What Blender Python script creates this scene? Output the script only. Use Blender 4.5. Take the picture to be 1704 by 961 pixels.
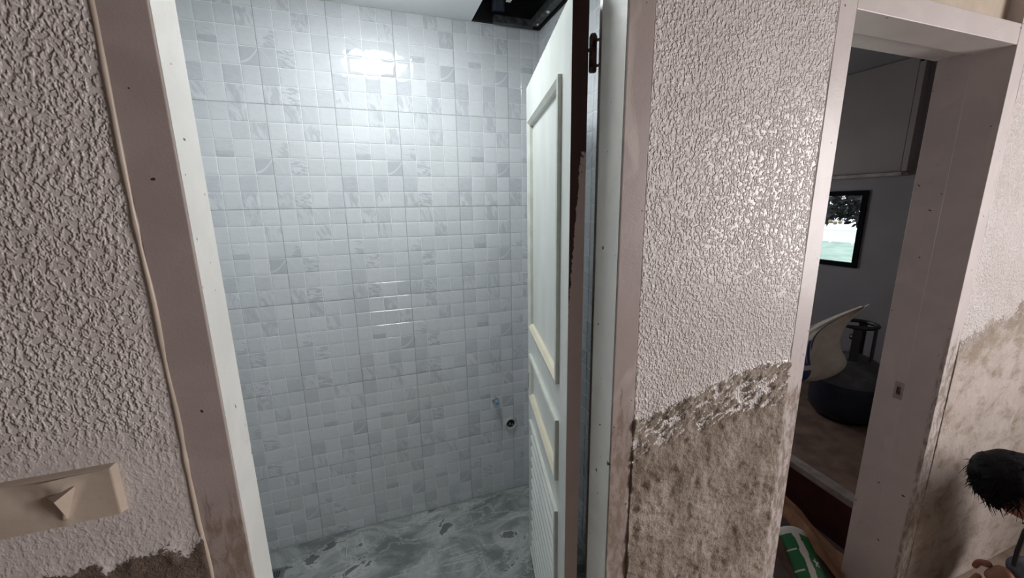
import bpy, math, random
import numpy as np
from mathutils import Matrix, Vector

# ------------------------------------------------------------------ clearing
for o in list(bpy.data.objects):
    bpy.data.objects.remove(o)
SC = bpy.context.scene
C = SC.collection

# ------------------------------------------------------------------ camera
CAM = Vector((0, -0.69, 1.582))
RW = [[0.9433, -0.3315, -0.0155], [-0.0829, -0.1903, -0.9782], [0.3214, 0.9241, -0.2070]]
r0 = Vector(RW[0]).normalized()
r2 = Vector(RW[2]).normalized()
r1 = r2.cross(r0).normalized()
r0 = r1.cross(r2).normalized()
cd = bpy.data.cameras.new('camera')
cam = bpy.data.objects.new('camera', cd)
C.objects.link(cam)
M = Matrix(((r0.x, -r1.x, -r2.x, CAM.x), (r0.y, -r1.y, -r2.y, CAM.y), (r0.z, -r1.z, -r2.z, CAM.z), (0, 0, 0, 1)))
cam.matrix_world = M
cd.sensor_width = 36
cd.lens = 36 * 653.2 / 1704
cd.clip_start = 0.05
cd.clip_end = 300
SC.camera = cam

# ------------------------------------------------------------------ world, lights, exposure
w = bpy.data.worlds.new('overcast_sky')
SC.world = w
w.use_nodes = True
wn = w.node_tree
bg = wn.nodes['Background']
tcw = wn.nodes.new('ShaderNodeTexCoord')
sx = wn.nodes.new('ShaderNodeSeparateXYZ')
wn.links.new(tcw.outputs['Generated'], sx.inputs[0])
wr = wn.nodes.new('ShaderNodeValToRGB')
wr.color_ramp.elements[0].position = 0.0
wr.color_ramp.elements[0].color = (.75, .80, .84, 1)
wr.color_ramp.elements[1].position = 0.5
wr.color_ramp.elements[1].color = (.86, .93, 1, 1)
wn.links.new(sx.outputs[2], wr.inputs[0])
wn.links.new(wr.outputs[0], bg.inputs[0])
bg.inputs[1].default_value = 3.2

ld = bpy.data.lights.new('hall_window_daylight', 'AREA')
ld.shape = 'RECTANGLE'
ld.size = 1.3
ld.size_y = 1.35
ld.energy = 69
ld.color = (1.0, .925, .92)
lo = bpy.data.objects.new('hall_window_daylight', ld)
C.objects.link(lo)
lo.location = (3.10, -1.72, 1.60)
lo.rotation_euler = (0, math.radians(90), 0)
l2 = bpy.data.lights.new('storeroom_fill_light', 'AREA')  # added fill light at an unseen opening, brightens the dark storeroom
l2.shape = 'RECTANGLE'; l2.size = 1.1; l2.size_y = .9; l2.energy = 1.25; l2.color = (.92, .96, 1.0)
lo2 = bpy.data.objects.new('storeroom_fill_light', l2)
C.objects.link(lo2)
lo2.location = (1.85, 2.39, 1.5)
lo2.rotation_euler = (math.radians(-90), 0, 0)

SC.view_settings.view_transform = 'Standard'
SC.view_settings.look = 'None'
SC.view_settings.gamma = 1
SC.view_settings.exposure = 0.0
LAMP = 39.0

random.seed(4)
rng = np.random.default_rng(7)

# ------------------------------------------------------------------ node helpers
def srgb(r, g, b):
    f = lambda c: (c / 255 / 12.92) if c / 255 <= .04045 else ((c / 255 + .055) / 1.055) ** 2.4
    return (f(r), f(g), f(b), 1)

class NT:
    def __init__(s, name, rough=.6, spec=.5):
        s.m = bpy.data.materials.new(name)
        s.m.use_nodes = True
        s.t = s.m.node_tree
        s.b = s.t.nodes['Principled BSDF']
        s.b.inputs['Roughness'].default_value = rough
        s.b.inputs['Specular IOR Level'].default_value = spec
    def n(s, kind, **kw):
        x = s.t.nodes.new(kind)
        for k, v in kw.items():
            setattr(x, k, v)
        return x
    def put(s, sock, v):
        if isinstance(v, bpy.types.NodeSocket):
            s.t.links.new(v, sock)
        else:
            sock.default_value = v
    def math(s, op, a, b=0.0, c=None, clamp=False):
        x = s.n('ShaderNodeMath', operation=op)
        x.use_clamp = clamp
        s.put(x.inputs[0], a); s.put(x.inputs[1], b)
        if c is not None: s.put(x.inputs[2], c)
        return x.outputs[0]
    def mix(s, f, a, b, mode='MIX'):
        x = s.n('ShaderNodeMix', data_type='RGBA', blend_type=mode)
        s.put(x.inputs[0], f); s.put(x.inputs[6], a); s.put(x.inputs[7], b)
        return x.outputs[2]
    def noise(s, vec, scale, detail=2, rough=.5, dist=0):
        x = s.n('ShaderNodeTexNoise')
        if vec is not None: s.put(x.inputs['Vector'], vec)
        x.inputs['Scale'].default_value = scale
        x.inputs['Detail'].default_value = detail
        x.inputs['Roughness'].default_value = rough
        x.inputs['Distortion'].default_value = dist
        return x.outputs[0]
    def pos(s):
        return s.n('ShaderNodeNewGeometry').outputs['Position']
    def step(s, v, lo, hi, a=0.0, b=1.0):
        x = s.n('ShaderNodeMapRange', interpolation_type='SMOOTHSTEP')
        s.put(x.inputs[0], v); s.put(x.inputs[1], lo); s.put(x.inputs[2], hi)
        s.put(x.inputs[3], a); s.put(x.inputs[4], b)
        return x.outputs[0]
    def xyz(s, v):
        x = s.n('ShaderNodeSeparateXYZ'); s.put(x.inputs[0], v)
        return x.outputs
    def comb(s, a, b, c):
        x = s.n('ShaderNodeCombineXYZ')
        s.put(x.inputs[0], a); s.put(x.inputs[1], b); s.put(x.inputs[2], c)
        return x.outputs[0]
    def vmul(s, v, k):
        x = s.n('ShaderNodeVectorMath', operation='MULTIPLY')
        s.put(x.inputs[0], v); x.inputs[1].default_value = k
        return x.outputs[0]
    def bump(s, h, strength=.5, dist=.002, normal=None):
        x = s.n('ShaderNodeBump')
        s.put(x.inputs['Height'], h)
        s.put(x.inputs['Strength'], strength)
        x.inputs['Distance'].default_value = dist
        if normal is not None: s.put(x.inputs['Normal'], normal)
        return x.outputs[0]
    def col(s, v): s.put(s.b.inputs['Base Color'], v); return s
    def rough(s, v): s.put(s.b.inputs['Roughness'], v); return s
    def nor(s, v): s.put(s.b.inputs['Normal'], v); return s

def plain(name, rgb, rough=.6, metal=0, var=.12, scale=14, bump=.15, bd=.001, spec=.5):
    k = NT(name, rough, spec)
    c = srgb(*rgb)
    p = k.pos()
    n = k.noise(p, scale, 4, .6)
    d = tuple(x * (1 - var * 2) for x in c[:3]) + (1,)
    l = tuple(min(1, x * (1 + var)) for x in c[:3]) + (1,)
    k.col(k.mix(k.step(n, .3, .7), d, l))
    k.b.inputs['Metallic'].default_value = metal
    if bump: k.nor(k.bump(k.noise(p, scale * 12, 3), bump, bd))
    return k.m

# --- textured wall paint with mortar mask carried by the mesh
def wall_mat():
    k = NT('textured_wall_paint', .34)
    p = k.pos()
    at = k.n('ShaderNodeAttribute', attribute_name='mortar')
    sm = k.n('ShaderNodeAttribute', attribute_name='smooth')
    m0 = at.outputs['Fac']
    jag = k.noise(p, 95, 4, .7, 1.2)
    m = k.step(k.math('ADD', m0, k.math('MULTIPLY', k.math('SUBTRACT', jag, .5), 1.3)), .46, .56)
    # paint colour
    base = k.mix(k.step(k.noise(p, 5, 3), .35, .7), srgb(222, 213, 208), srgb(232, 225, 221))
    stain = k.step(k.noise(p, 9, 5, .65, .8), .60, .78)
    base = k.mix(k.math('MULTIPLY', stain, .25), base, srgb(178, 160, 142))
    zz = k.xyz(p)[2]
    low = k.math('MULTIPLY', k.step(zz, 1.42, 1.1), k.step(k.noise(p, 14, 5, .7), .52, .72))
    base = k.mix(k.math('MULTIPLY', low, .5), base, srgb(165, 146, 124))
    # mortar colour
    mc = k.mix(k.step(k.noise(p, 7, 5, .6, .5), .36, .66), srgb(156, 141, 125), srgb(194, 180, 166))
    mc = k.mix(k.math('MULTIPLY', k.step(k.noise(p, 60, 4, .7), .5, .75), .5), mc, srgb(104, 88, 74))
    thin = k.n('ShaderNodeAttribute', attribute_name='thin')
    mc2 = k.mix(k.step(k.math('ADD', k.noise(k.vmul(p, (9, 9, 13)), 1, 7, .72, .3), k.step(zz, .98, 1.12, 0.0, .10)), .44, .68), srgb(206, 194, 185), srgb(158, 142, 124))
    mc = k.mix(thin.outputs['Fac'], mc, mc2)
    mc = k.mix(k.math('MULTIPLY', k.step(k.xyz(p)[0], -.2, -.25), .8), mc, k.mix(k.noise(p, 22, 4, .7), srgb(76, 60, 50), srgb(120, 100, 86)))
    k.col(k.mix(m, base, mc))
    k.rough(k.math('ADD', .30, k.math('MULTIPLY', m, .6)))
    # relief: blobby orange peel texture / coarse mortar
    s = k.vmul(p, (1, 1, .8))
    b1 = k.step(k.noise(s, 175, 1.2, .5, .15), .38, .72)
    b1 = k.math('MULTIPLY', b1, k.math('SUBTRACT', 1.0, sm.outputs['Fac']))
    b2 = k.math('ADD', k.noise(p, 105, 5, .68, .25), k.math('MULTIPLY', k.noise(p, 300, 2), .15))
    h = k.math('ADD', k.math('MULTIPLY', b1, k.math('SUBTRACT', 1.0, m)), k.math('MULTIPLY', b2, k.math('MULTIPLY', k.math('MULTIPLY', m, 4.0), k.math('SUBTRACT', 1.0, k.math('MULTIPLY', thin.outputs['Fac'], .8)))))
    k.nor(k.bump(h, .9, .0026))
    return k.m

def frame_mat(name, rgb, dirt=True, rough=.38):
    k = NT(name, rough)
    p = k.pos()
    x, y, z = k.xyz(p)
    c = k.mix(k.step(k.noise(p, 8, 4, .6, .6), .35, .7), srgb(*rgb), srgb(*[min(255, v + 9) for v in rgb]))
    fill = k.step(k.noise(k.vmul(p, (9, 9, 3.2)), 1, 3, .5, .6), .60, .68)
    c = k.mix(k.math('MULTIPLY', fill, .30), c, srgb(236, 226, 216))
    chips = k.step(k.noise(p, 52, 2, .5), .73, .745)
    c = k.mix(chips, c, srgb(60, 48, 42))
    if dirt:
        lim = k.math('ADD', 1.12, k.math('MULTIPLY', k.math('SUBTRACT', k.noise(k.vmul(p, (60, 20, 7)), 1, 4, .6), .5), .55))
        f = k.step(k.math('SUBTRACT', lim, z), -.01, .05)
        sp = k.step(k.noise(k.vmul(p, (60, 60, 22)), 1, 6, .75, .4), .40, .60)
        front = k.step(y, .012, .004)
        f = k.math('MULTIPLY', k.math('MULTIPLY', f, sp), front)
        c = k.mix(k.math('MULTIPLY', f, .8), c, srgb(138, 120, 102))
    k.col(c)
    k.nor(k.bump(k.math('ADD', k.noise(p, 60, 3), k.noise(p, 300, 2)), .25, .001))
    return k.m

# --- glazed wall tiles, UV 0..1 on each square
def tile_mat(kind):
    k = NT('glazed_tile_' + kind, .07)
    uv = k.n('ShaderNodeUVMap').outputs[0]
    u, v, _ = k.xyz(uv)
    rnd = k.math('ADD', k.n('ShaderNodeObjectInfo').outputs['Random'], k.n('ShaderNodeNewGeometry').outputs['Random Per Island'])
    o = k.math('MULTIPLY', rnd, 37.0)
    cl = k.mix(k.math('FRACT', k.math('MULTIPLY', rnd, 7.3)), srgb(206, 210, 213), srgb(216, 219, 223))
    dk = srgb(160, 165, 174)
    st = k.noise(k.comb(k.math('ADD', k.math('MULTIPLY', u, 1.2), o), k.math('ADD', k.math('MULTIPLY', v, 5), k.math('MULTIPLY', u, 1.0)), o), 1.5, 3, .6, .8)
    vt = k.noise(k.comb(k.math('ADD', k.math('MULTIPLY', u, 2.2), k.math('MULTIPLY', v, .5)), k.math('ADD', k.math('MULTIPLY', v, .9), o), o), 1.3, 3, .6, .8)
    if kind == 'light': f = k.math('MULTIPLY', k.step(st, .45, .8), .35)
    if kind == 'mid': f = k.math('ADD', .38, k.math('MULTIPLY', k.step(st, .4, .7), .25))
    if kind == 'dark': f = k.math('ADD', .75, k.math('MULTIPLY', k.step(st, .4, .6), -.3))
    if kind == 'band': f = k.math('ADD', k.math('MULTIPLY', k.step(k.math('ADD', v, k.math('MULTIPLY', st, .2)), .5, .42), .65), k.math('MULTIPLY', k.step(st, .4, .65), .4))
    if kind == 'vertical': f = k.math('MULTIPLY', k.step(vt, .40, .62), .8)
    if kind == 'streak': f = k.math('MULTIPLY', k.step(st, .50, .53), .95)
    if kind == 'mottled': f = k.math('MULTIPLY', k.step(k.math('ADD', st, k.math('MULTIPLY', k.math('SUBTRACT', u, v), .22)), .5, .62), .8)
    if kind in ('arc', 'curve'):
        # a thin pale vein that sweeps across the square
        if kind == 'arc':
            d = k.math('SUBTRACT', v, k.math('ADD', .15, k.math('MULTIPLY', k.math('MULTIPLY', u, u), .75)))
        else:
            d = k.math('SUBTRACT', k.math('SUBTRACT', 1.0, v), k.math('ADD', .1, k.math('MULTIPLY', k.math('MULTIPLY', u, u), 1.9)))
        line = k.step(k.math('ABSOLUTE', d), .09, .03)
        b = .85 if kind == 'arc' else .28
        f = k.math('MULTIPLY', k.math('SUBTRACT', 1.0, line), b)
    f = k.math('MULTIPLY', f, .55)
    k.col(k.mix(k.math('MAXIMUM', f, 0.0), cl, dk))
    pillow = k.noise(k.comb(k.math('ADD', u, o), v, o), 2.2, 1)
    k.nor(k.bump(pillow, .12, .004))
    return k.m

def floor_marble():
    k = NT('grey_marble_floor_tile', .28)
    p = k.vmul(k.pos(), (1.0, 1.7, 1))
    a = k.noise(p, 3.4, 9, .68, 1.0)
    c = k.mix(k.step(a, .36, .62), srgb(112, 119, 117), srgb(168, 173, 170))
    b = k.noise(p, 1.7, 7, .62, 2.0)
    vein = k.step(k.math('ABSOLUTE', k.math('SUBTRACT', b, .5)), .018, .003)
    c = k.mix(k.math('MULTIPLY', vein, .38), c, srgb(206, 210, 206))
    d = k.step(k.noise(p, 3.3, 5, .6, 1.0), .60, .615)
    c = k.mix(k.math('MULTIPLY', d, .8), c, srgb(80, 82, 80))
    d2 = k.step(k.math('ABSOLUTE', k.math('SUBTRACT', k.noise(p, 3.3, 5, .6, 1.0), .60)), .012, .004)
    c = k.mix(k.math('MULTIPLY', d2, .5), c, srgb(200, 202, 198))
    k.col(c)
    k.nor(k.bump(k.noise(k.pos(), 90, 2), .08, .001))
    return k.m

def leaf_edge_mat():
    k = NT('bare_and_painted_door_edge', .55)
    p = k.pos()
    x, y, z = k.xyz(p)
    wood = k.mix(k.noise(k.vmul(p, (120, 120, 5)), 1, 4, .6, .4), srgb(54, 32, 29), srgb(78, 50, 44))
    paint = k.mix(k.noise(p, 12, 3), srgb(214, 196, 192), srgb(198, 181, 177))
    lim = k.math('ADD', 1.40, k.math('MULTIPLY', k.math('SUBTRACT', x, .42), 16.0))
    lim = k.math('MINIMUM', k.math('ADD', lim, 0.0), 1.68)
    f = k.step(k.math('ADD', k.math('SUBTRACT', lim, z), k.math('MULTIPLY', k.math('SUBTRACT', k.noise(p, 70, 4, .7), .5), .22)), .0, .012)
    k.col(k.mix(f, wood, paint))
    k.nor(k.bump(f, .5, .0015))
    return k.m

def leaf_paint():
    k = NT('off_white_gloss_paint', .33)
    p = k.pos()
    c = k.mix(k.step(k.noise(k.vmul(p, (6, 6, 2)), 1, 4, .6), .35, .7), srgb(203, 208, 203), srgb(217, 221, 217))
    k.col(c)
    k.nor(k.bump(k.noise(k.vmul(p, (200, 200, 30)), 1, 3), .12, .0008))
    return k.m

def emit(name, rgb, s):
    k = NT(name)
    k.b.inputs['Emission Color'].default_value = srgb(*rgb)
    k.b.inputs['Emission Strength'].default_value = s
    return k.m

MAT = {}
MAT['wall'] = wall_mat()
MAT['frame'] = frame_mat('painted_door_frame', (172, 158, 153))
MAT['frame2'] = frame_mat('painted_door_frame_far', (212, 202, 198))
MAT['jamb'] = frame_mat('lamp_lit_jamb_paint', (214, 213, 208), dirt=False)  # frame paint with the bathroom lamp's light put into its colour
MAT['plain'] = plain('pale_plaster', (216, 210, 204), .7, var=.05, scale=4)
MAT['hall'] = plain('hall_wall_paint', (128, 122, 119), .8, var=.05, scale=4)
MAT['grout'] = plain('pale_grout', (236, 240, 243), .35, var=.02, scale=20)
MAT['joint'] = plain('grey_sheet_joint', (166, 172, 172), .7, var=.1, scale=30)
MAT['leaf'] = leaf_paint()
MAT['edge'] = leaf_edge_mat()
MAT['mould'] = plain('door_moulding_paint', (205, 208, 200), .35, var=.05, scale=20)
MAT['cream'] = plain('cream_moulding_paint', (215, 207, 186), .45, var=.03, scale=12)  # cream tone for the lower moulding of the two upper panels
MAT['rust'] = plain('rusty_iron', (118, 92, 82), .5, metal=.1, var=.4, scale=60, bump=.5)
MAT['black'] = plain('dark_void', (26, 26, 28), .9, var=.3, scale=8)
MAT['channel'] = plain('dark_steel_channel', (76, 78, 80), .5, metal=.4, var=.3, scale=40)
MAT['steel'] = plain('steel', (165, 168, 168), .3, metal=.9, var=.1, scale=40)
MAT['bluecap'] = plain('blue_plastic', (110, 150, 175), .4, var=.1)
MAT['pvc'] = plain('pvc', (205, 208, 205), .4, var=.05)
MAT['ceil'] = plain('ceiling_panel_paint', (232, 235, 238), .4, var=.02, scale=3, bump=.1)
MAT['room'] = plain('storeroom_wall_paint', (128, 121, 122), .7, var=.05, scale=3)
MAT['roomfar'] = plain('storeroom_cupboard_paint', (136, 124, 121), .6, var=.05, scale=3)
MAT['concrete'] = plain('dusty_concrete', (150, 134, 118), .9, var=.15, scale=9, bump=.4)
MAT['dkframe'] = plain('black_window_frame', (22, 22, 24), .4, var=.1)
MAT['timber'] = plain('pale_timber', (150, 136, 128), .6, var=.15, scale=20)
MAT['redwood'] = plain('dark_red_board', (70, 28, 26), .5, var=.2, scale=12)
MAT['navy'] = plain('navy_enamel', (28, 34, 48), .35, var=.2)
MAT['dome'] = plain('grey_enamel', (72, 70, 72), .4, var=.2)
MAT['collar'] = plain('black_enamel', (24, 25, 28), .4, var=.2)
MAT['card'] = plain('brown_cardboard', (160, 118, 88), .8, var=.15, scale=10)
MAT['card2'] = plain('dull_cardboard', (118, 92, 78), .8, var=.2, scale=8)
MAT['skin'] = plain('skin', (158, 106, 84), .5, var=.06, scale=20)
MAT['hair'] = plain('black_hair', (14, 12, 16), .7, var=.3, scale=90, spec=.15)
MAT['shirt'] = plain('slate_blue_cloth', (112, 116, 132), .85, var=.15, scale=40, bump=.4)
MAT['trouser'] = plain('charcoal_cloth', (58, 58, 64), .9, var=.15, scale=40)
MAT['socket'] = plain('cream_plastic', (198, 182, 166), .33, var=.08, scale=9, bump=.3)
MAT['drape'] = plain('dark_green_plastic', (38, 52, 50), .3, var=.4, scale=14, bump=.6, bd=.01)
MAT['bluepipe'] = plain('dark_blue_pipe', (24, 34, 56), .4, var=.2)
MAT['lawn'] = plain('lawn', (128, 146, 134), .9, var=.15, scale=1.2)
MAT['water'] = plain('water', (96, 118, 140), .3, var=.1, scale=.5)
MAT['bank'] = plain('pale_bank', (232, 236, 240), .8, var=.05, scale=.3)
MAT['leafy'] = plain('dark_foliage', (56, 60, 58), .7, var=.5, scale=8)
MAT['whitep'] = plain('white_paint', (235, 235, 235), .6, var=.03)
MAT['blossom'] = plain('pale_flower', (226, 206, 178), .7, var=.05)
MAT['lampbody'] = plain('lamp_rim', (220, 224, 226), .3, var=.02)
MAT['lamp'] = emit('lamp_diffuser', (242, 248, 249), LAMP)
MAT['marble'] = floor_marble()
KINDS = dict(L='light', M='mid', D='dark', B='band', V='vertical', S='streak', Q='mottled', A='arc', C='curve')
TM = {k: tile_mat(v) for k, v in KINDS.items()}

# ------------------------------------------------------------------ mesh helpers
class MB:
    def __init__(s): s.v = []; s.f = []; s.uv = []; s.mi = []
    def poly(s, pts, mi=0, uv=None):
        i = len(s.v); s.v += [tuple(p) for p in pts]
        s.f.append(tuple(range(i, i + len(pts)))); s.mi.append(mi); s.uv.append(uv)
    def hexa(s, b, t, mi=0):
        """b, t: four bottom and four top points (both counter-clockwise seen from above)"""
        i = len(s.v); s.v += [tuple(p) for p in b] + [tuple(p) for p in t]
        for q in ((3, 2, 1, 0), (4, 5, 6, 7), (0, 1, 5, 4), (1, 2, 6, 5), (2, 3, 7, 6), (3, 0, 4, 7)):
            s.f.append(tuple(i + k for k in q)); s.mi.append(mi); s.uv.append(None)
    def box(s, x0, x1, y0, y1, z0, z1, mi=0):
        s.hexa([(x0, y0, z0), (x1, y0, z0), (x1, y1, z0), (x0, y1, z0)], [(x0, y0, z1), (x1, y0, z1), (x1, y1, z1), (x0, y1, z1)], mi)
        return s
    def tube(s, pts, r, n=10, mi=0, caps=True):
        pts = [Vector(p) for p in pts]
        rs = r if isinstance(r, (list, tuple)) else [r] * len(pts)
        rings = []
        up = None
        for k, p in enumerate(pts):
            d = (pts[min(k + 1, len(pts) - 1)] - pts[max(k - 1, 0)]).normalized()
            if up is None:
                up = d.cross(Vector((0, 0, 1)) if abs(d.z) < .9 else Vector((1, 0, 0))).normalized()
            up = (up - d * up.dot(d)).normalized()
            w_ = d.cross(up)
            base = len(s.v)
            for j in range(n):
                a = 2 * math.pi * j / n
                s.v.append(tuple(p + (up * math.cos(a) + w_ * math.sin(a)) * rs[k]))
            rings.append(base)
        for a, b in zip(rings, rings[1:]):
            for j in range(n):
                s.f.append((a + j, a + (j + 1) % n, b + (j + 1) % n, b + j)); s.mi.append(mi); s.uv.append(None)
        if caps:
            s.f.append(tuple(rings[0] + j for j in reversed(range(n)))); s.mi.append(mi); s.uv.append(None)
            s.f.append(tuple(rings[-1] + j for j in range(n))); s.mi.append(mi); s.uv.append(None)
        return s
    def lathe(s, prof, c=(0, 0, 0), n=32, mi=0, axis='z'):
        base = len(s.v)
        for r, z in prof:
            for j in range(n):
                a = 2 * math.pi * j / n
                p = (r * math.cos(a), r * math.sin(a), z) if axis == 'z' else (r * math.cos(a), -z, r * math.sin(a))
                s.v.append((c[0] + p[0], c[1] + p[1], c[2] + p[2]))
        for k in range(len(prof) - 1):
            for j in range(n):
                a = base + k * n; b = a + n
                s.f.append((a + j, a + (j + 1) % n, b + (j + 1) % n, b + j)); s.mi.append(mi); s.uv.append(None)
        return s
    def build(s, name, mats, parent=None, smooth=False, bevel=0, **tags):
        me = bpy.data.meshes.new(name)
        me.from_pydata(s.v, [], s.f)
        if not isinstance(mats, (list, tuple)): mats = [mats]
        for m in mats: me.materials.append(m)
        if len(mats) > 1: me.polygons.foreach_set('material_index', s.mi)
        if any(u is not None for u in s.uv):
            ul = me.uv_layers.new(name='UVMap')
            d = []
            for f, u in zip(s.f, s.uv):
                d += [c for p in (u or [(0, 0)] * len(f)) for c in p]
            ul.data.foreach_set('uv', d)
        if smooth: me.polygons.foreach_set('use_smooth', [True] * len(me.polygons))
        me.update()
        o = link(name, me, parent)
        if bevel:
            bv = o.modifiers.new('bevel', 'BEVEL'); bv.width = bevel; bv.segments = 2; bv.limit_method = 'ANGLE'
        return tag(o, **tags)

def link(name, data, parent=None):
    o = bpy.data.objects.new(name, data)
    C.objects.link(o)
    if parent is not None:
        o.parent = parent
        if parent.type == 'EMPTY' or True:
            o.matrix_parent_inverse = PM.get(parent.name, parent.matrix_basis).inverted()
    return o
PM = {}
def tag(o, label=None, cat=None, group=None, kind=None):
    if label: o['label'] = label
    if cat: o['category'] = cat
    if group: o['group'] = group
    if kind: o['kind'] = kind
    return o
def thing(name, loc, label, cat, group=None):
    o = bpy.data.objects.new(name, None)
    o.empty_display_size = .05
    o.location = loc
    C.objects.link(o)
    PM[o.name] = Matrix.Translation(Vector(loc))
    return tag(o, label, cat, group)
def struct(name, mb, mats, parent=None, **k):
    o = mb.build(name, mats, parent, **k)
    if parent is None: o['kind'] = 'structure'
    return o

# value noise in numpy for real relief
def vn(x, y, seed=0):
    xi = np.floor(x).astype(np.int64); yi = np.floor(y).astype(np.int64)
    fx = x - xi; fy = y - yi
    fx = fx * fx * (3 - 2 * fx); fy = fy * fy * (3 - 2 * fy)
    def h(a, b):
        n = (a * 374761393 + b * 668265263 + seed * 1442695041) & 0xffffffff
        n = ((n ^ (n >> 13)) * 1274126177) & 0xffffffff
        return ((n ^ (n >> 16)) & 0xffff) / 65535.0
    return (h(xi, yi) * (1 - fx) + h(xi + 1, yi) * fx) * (1 - fy) + (h(xi, yi + 1) * (1 - fx) + h(xi + 1, yi + 1) * fx) * fy
def fbm(x, y, o=4, seed=0):
    s = 0; a = .5; t = 0
    for k in range(o):
        s = s + a * vn(x * 2 ** k, y * 2 ** k, seed + k); t += a; a *= .5
    return s / t
def sst(v, a, b):
    t = np.clip((v - a) / (b - a), 0, 1)
    return t * t * (3 - 2 * t)

# ------------------------------------------------------------------ dimensions
HD = 2.008           # door head height
JL, JR = -.247, .4727      # bathroom opening
KL, KR = 1.080, 1.7705     # storeroom opening
CW = .0575           # width of the frame's face
CEIL = 2.37
BY, BX = 1.17, .80   # bathroom back wall, right wall
BXL = -.70

# ------------------------------------------------------------------ front wall
ft = MB()
def seg(x0, x1, z0, z1, t=.118, y0=.004): ft.box(x0, x1, y0, t, z0, z1)
seg(-2.6, JL - CW, 0, 2.6)
seg(JR + CW, KL - CW, 0, 2.6)
seg(KR + CW, 3.05, 0, 2.6)
seg(JL - CW, JR + CW, HD + .053, 2.6)
front = struct('wall_front', ft, [MAT['plain']])

def coat(x0, x1, z0, z1, h, fn, name, mat, ybase=0.0, parent=front):
    nx = int((x1 - x0) / h) + 1; nz = int((z1 - z0) / h) + 1
    X, Z = np.meshgrid(np.linspace(x0, x1, nx), np.linspace(z0, z1, nz))
    relief, mort, smooth, thin = fn(X, Z)
    Y = ybase - relief
    V = np.stack([X, Y, Z], -1).reshape(-1, 3)
    i = np.arange(nx * nz).reshape(nz, nx)
    F = np.stack([i[:-1, :-1], i[:-1, 1:], i[1:, 1:], i[1:, :-1]], -1).reshape(-1, 4)
    # rim back to the wall body so the coat has thickness
    rim = np.concatenate([i[0, :], i[1:, -1], i[-1, -2::-1], i[-2:0:-1, 0]])
    R2 = V[rim].copy(); R2[:, 1] = ybase + .02
    nb = len(V)
    V = np.concatenate([V, R2])
    k = np.arange(len(rim)); k2 = (k + 1) % len(rim)
    FR = np.stack([rim[k2], rim[k], nb + k, nb + k2], -1)
    F = np.concatenate([F, FR])
    me = bpy.data.meshes.new(name)
    me.from_pydata(V.tolist(), [], F.tolist())
    me.materials.append(mat)
    for nm, a in (('mortar', mort), ('smooth', smooth), ('thin', thin)):
        at = me.attributes.new(nm, 'FLOAT', 'POINT')
        at.data.foreach_set('value', np.concatenate([a.reshape(-1), np.zeros(len(rim))]).astype(np.float32))
    me.polygons.foreach_set('use_smooth', [True] * len(me.polygons))
    return link(name, me, parent)

def fn_left(X, Z):
    lim = 1.055 + .035 * (fbm(X * 9, Z * 3, 4, 3) - .5) - .06 * (X < -.52)
    m = sst(lim - Z + .05 * (fbm(X * 40, Z * 40, 4, 5) - .5), -.02, .03)
    sm = sst(1.27 - Z + .10 * (fbm(X * 10, Z * 10, 3, 8) - .5), -.04, .08) * .75
    sm = np.maximum(sm, sst(X, -.345, -.32) * sst(Z, 1.7, 1.2) * .6)
    rel = .0035 + .0022 * (fbm(X * 7, Z * 7, 3, 1) - .5) + m * (.003 + .010 * (fbm(X * 55, Z * 55, 4, 9) - .35))
    return rel, m * .95, sm, np.zeros_like(X)
def fn_mid(X, Z):
    t = (X - .53) / .49
    lim = 1.085 + .085 * np.clip(t, 0, .6) / .6 - .02 * np.clip(t - .6, 0, 1) + .04 * (fbm(X * 14, Z * 5, 4, 11) - .5)
    lim2 = lim - .115 + .03 * (fbm(X * 12, Z * 7, 3, 31) - .5)
    full = sst(lim2 - Z, -.008, .012)
    zone = sst(lim - Z, -.006, .01)
    # torn transition band: mortar dragged over the paint in slanting smears
    s = X * 30 - Z * 30; q = X * 45 + Z * 80
    drag = fbm((X + Z * .2) * 60, (Z - X * .55) * 150, 3, 15) - .10 * (fbm(X * 11, Z * 11, 2, 19) - .5) * 3 + .05
    patch = .0 + sst(drag, .42, .58) * .96
    m = zone * (full + (1 - full) * patch)
    lumps = fbm(X * 48, Z * 48, 4, 17)
    rel = .003 + .002 * (fbm(X * 6, Z * 6, 3, 2) - .5) + m * (.003 + .015 * (lumps - .35)) - full * .004 * sst(fbm(X * 7, Z * 7, 3, 21), .5, .7)
    return rel, np.clip(m, 0, 1), np.zeros_like(X), full * .12 * sst(fbm(X * 5, Z * 5, 3, 41), .4, .6)
def fn_right(X, Z):
    lim = 1.13 + .10 * np.clip((X - 1.85) / .35, 0, 1.2) + .14 * (fbm(X * 16, Z * 4, 4, 23) - .5)
    m = sst(lim - Z, -.03, .05) * (.35 + .5 * fbm(X * 12, Z * 12, 4, 27))
    full = sst(lim - .05 - Z, 0, .06)
    m = np.maximum(m, full * .85)
    rel = .003 + .003 * (fbm(X * 6, Z * 6, 3, 4) - .5) + m * (.002 + .004 * (fbm(X * 40, Z * 40, 4, 29) - .35))
    return rel, m, full * .8 + .1, .6 + .4 * fbm(X * 4, Z * 4, 2, 33)
coat(-1.0, JL - CW, 0, 2.5, .0055, fn_left, 'textured_coat', MAT['wall'])
coat(JR + CW, KL - CW, 0, 2.5, .0036, fn_mid, 'textured_coat', MAT['wall'])
coat(KR + CW, 3.04, 0, 2.5, .0075, fn_right, 'textured_coat', MAT['wall'])

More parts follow.
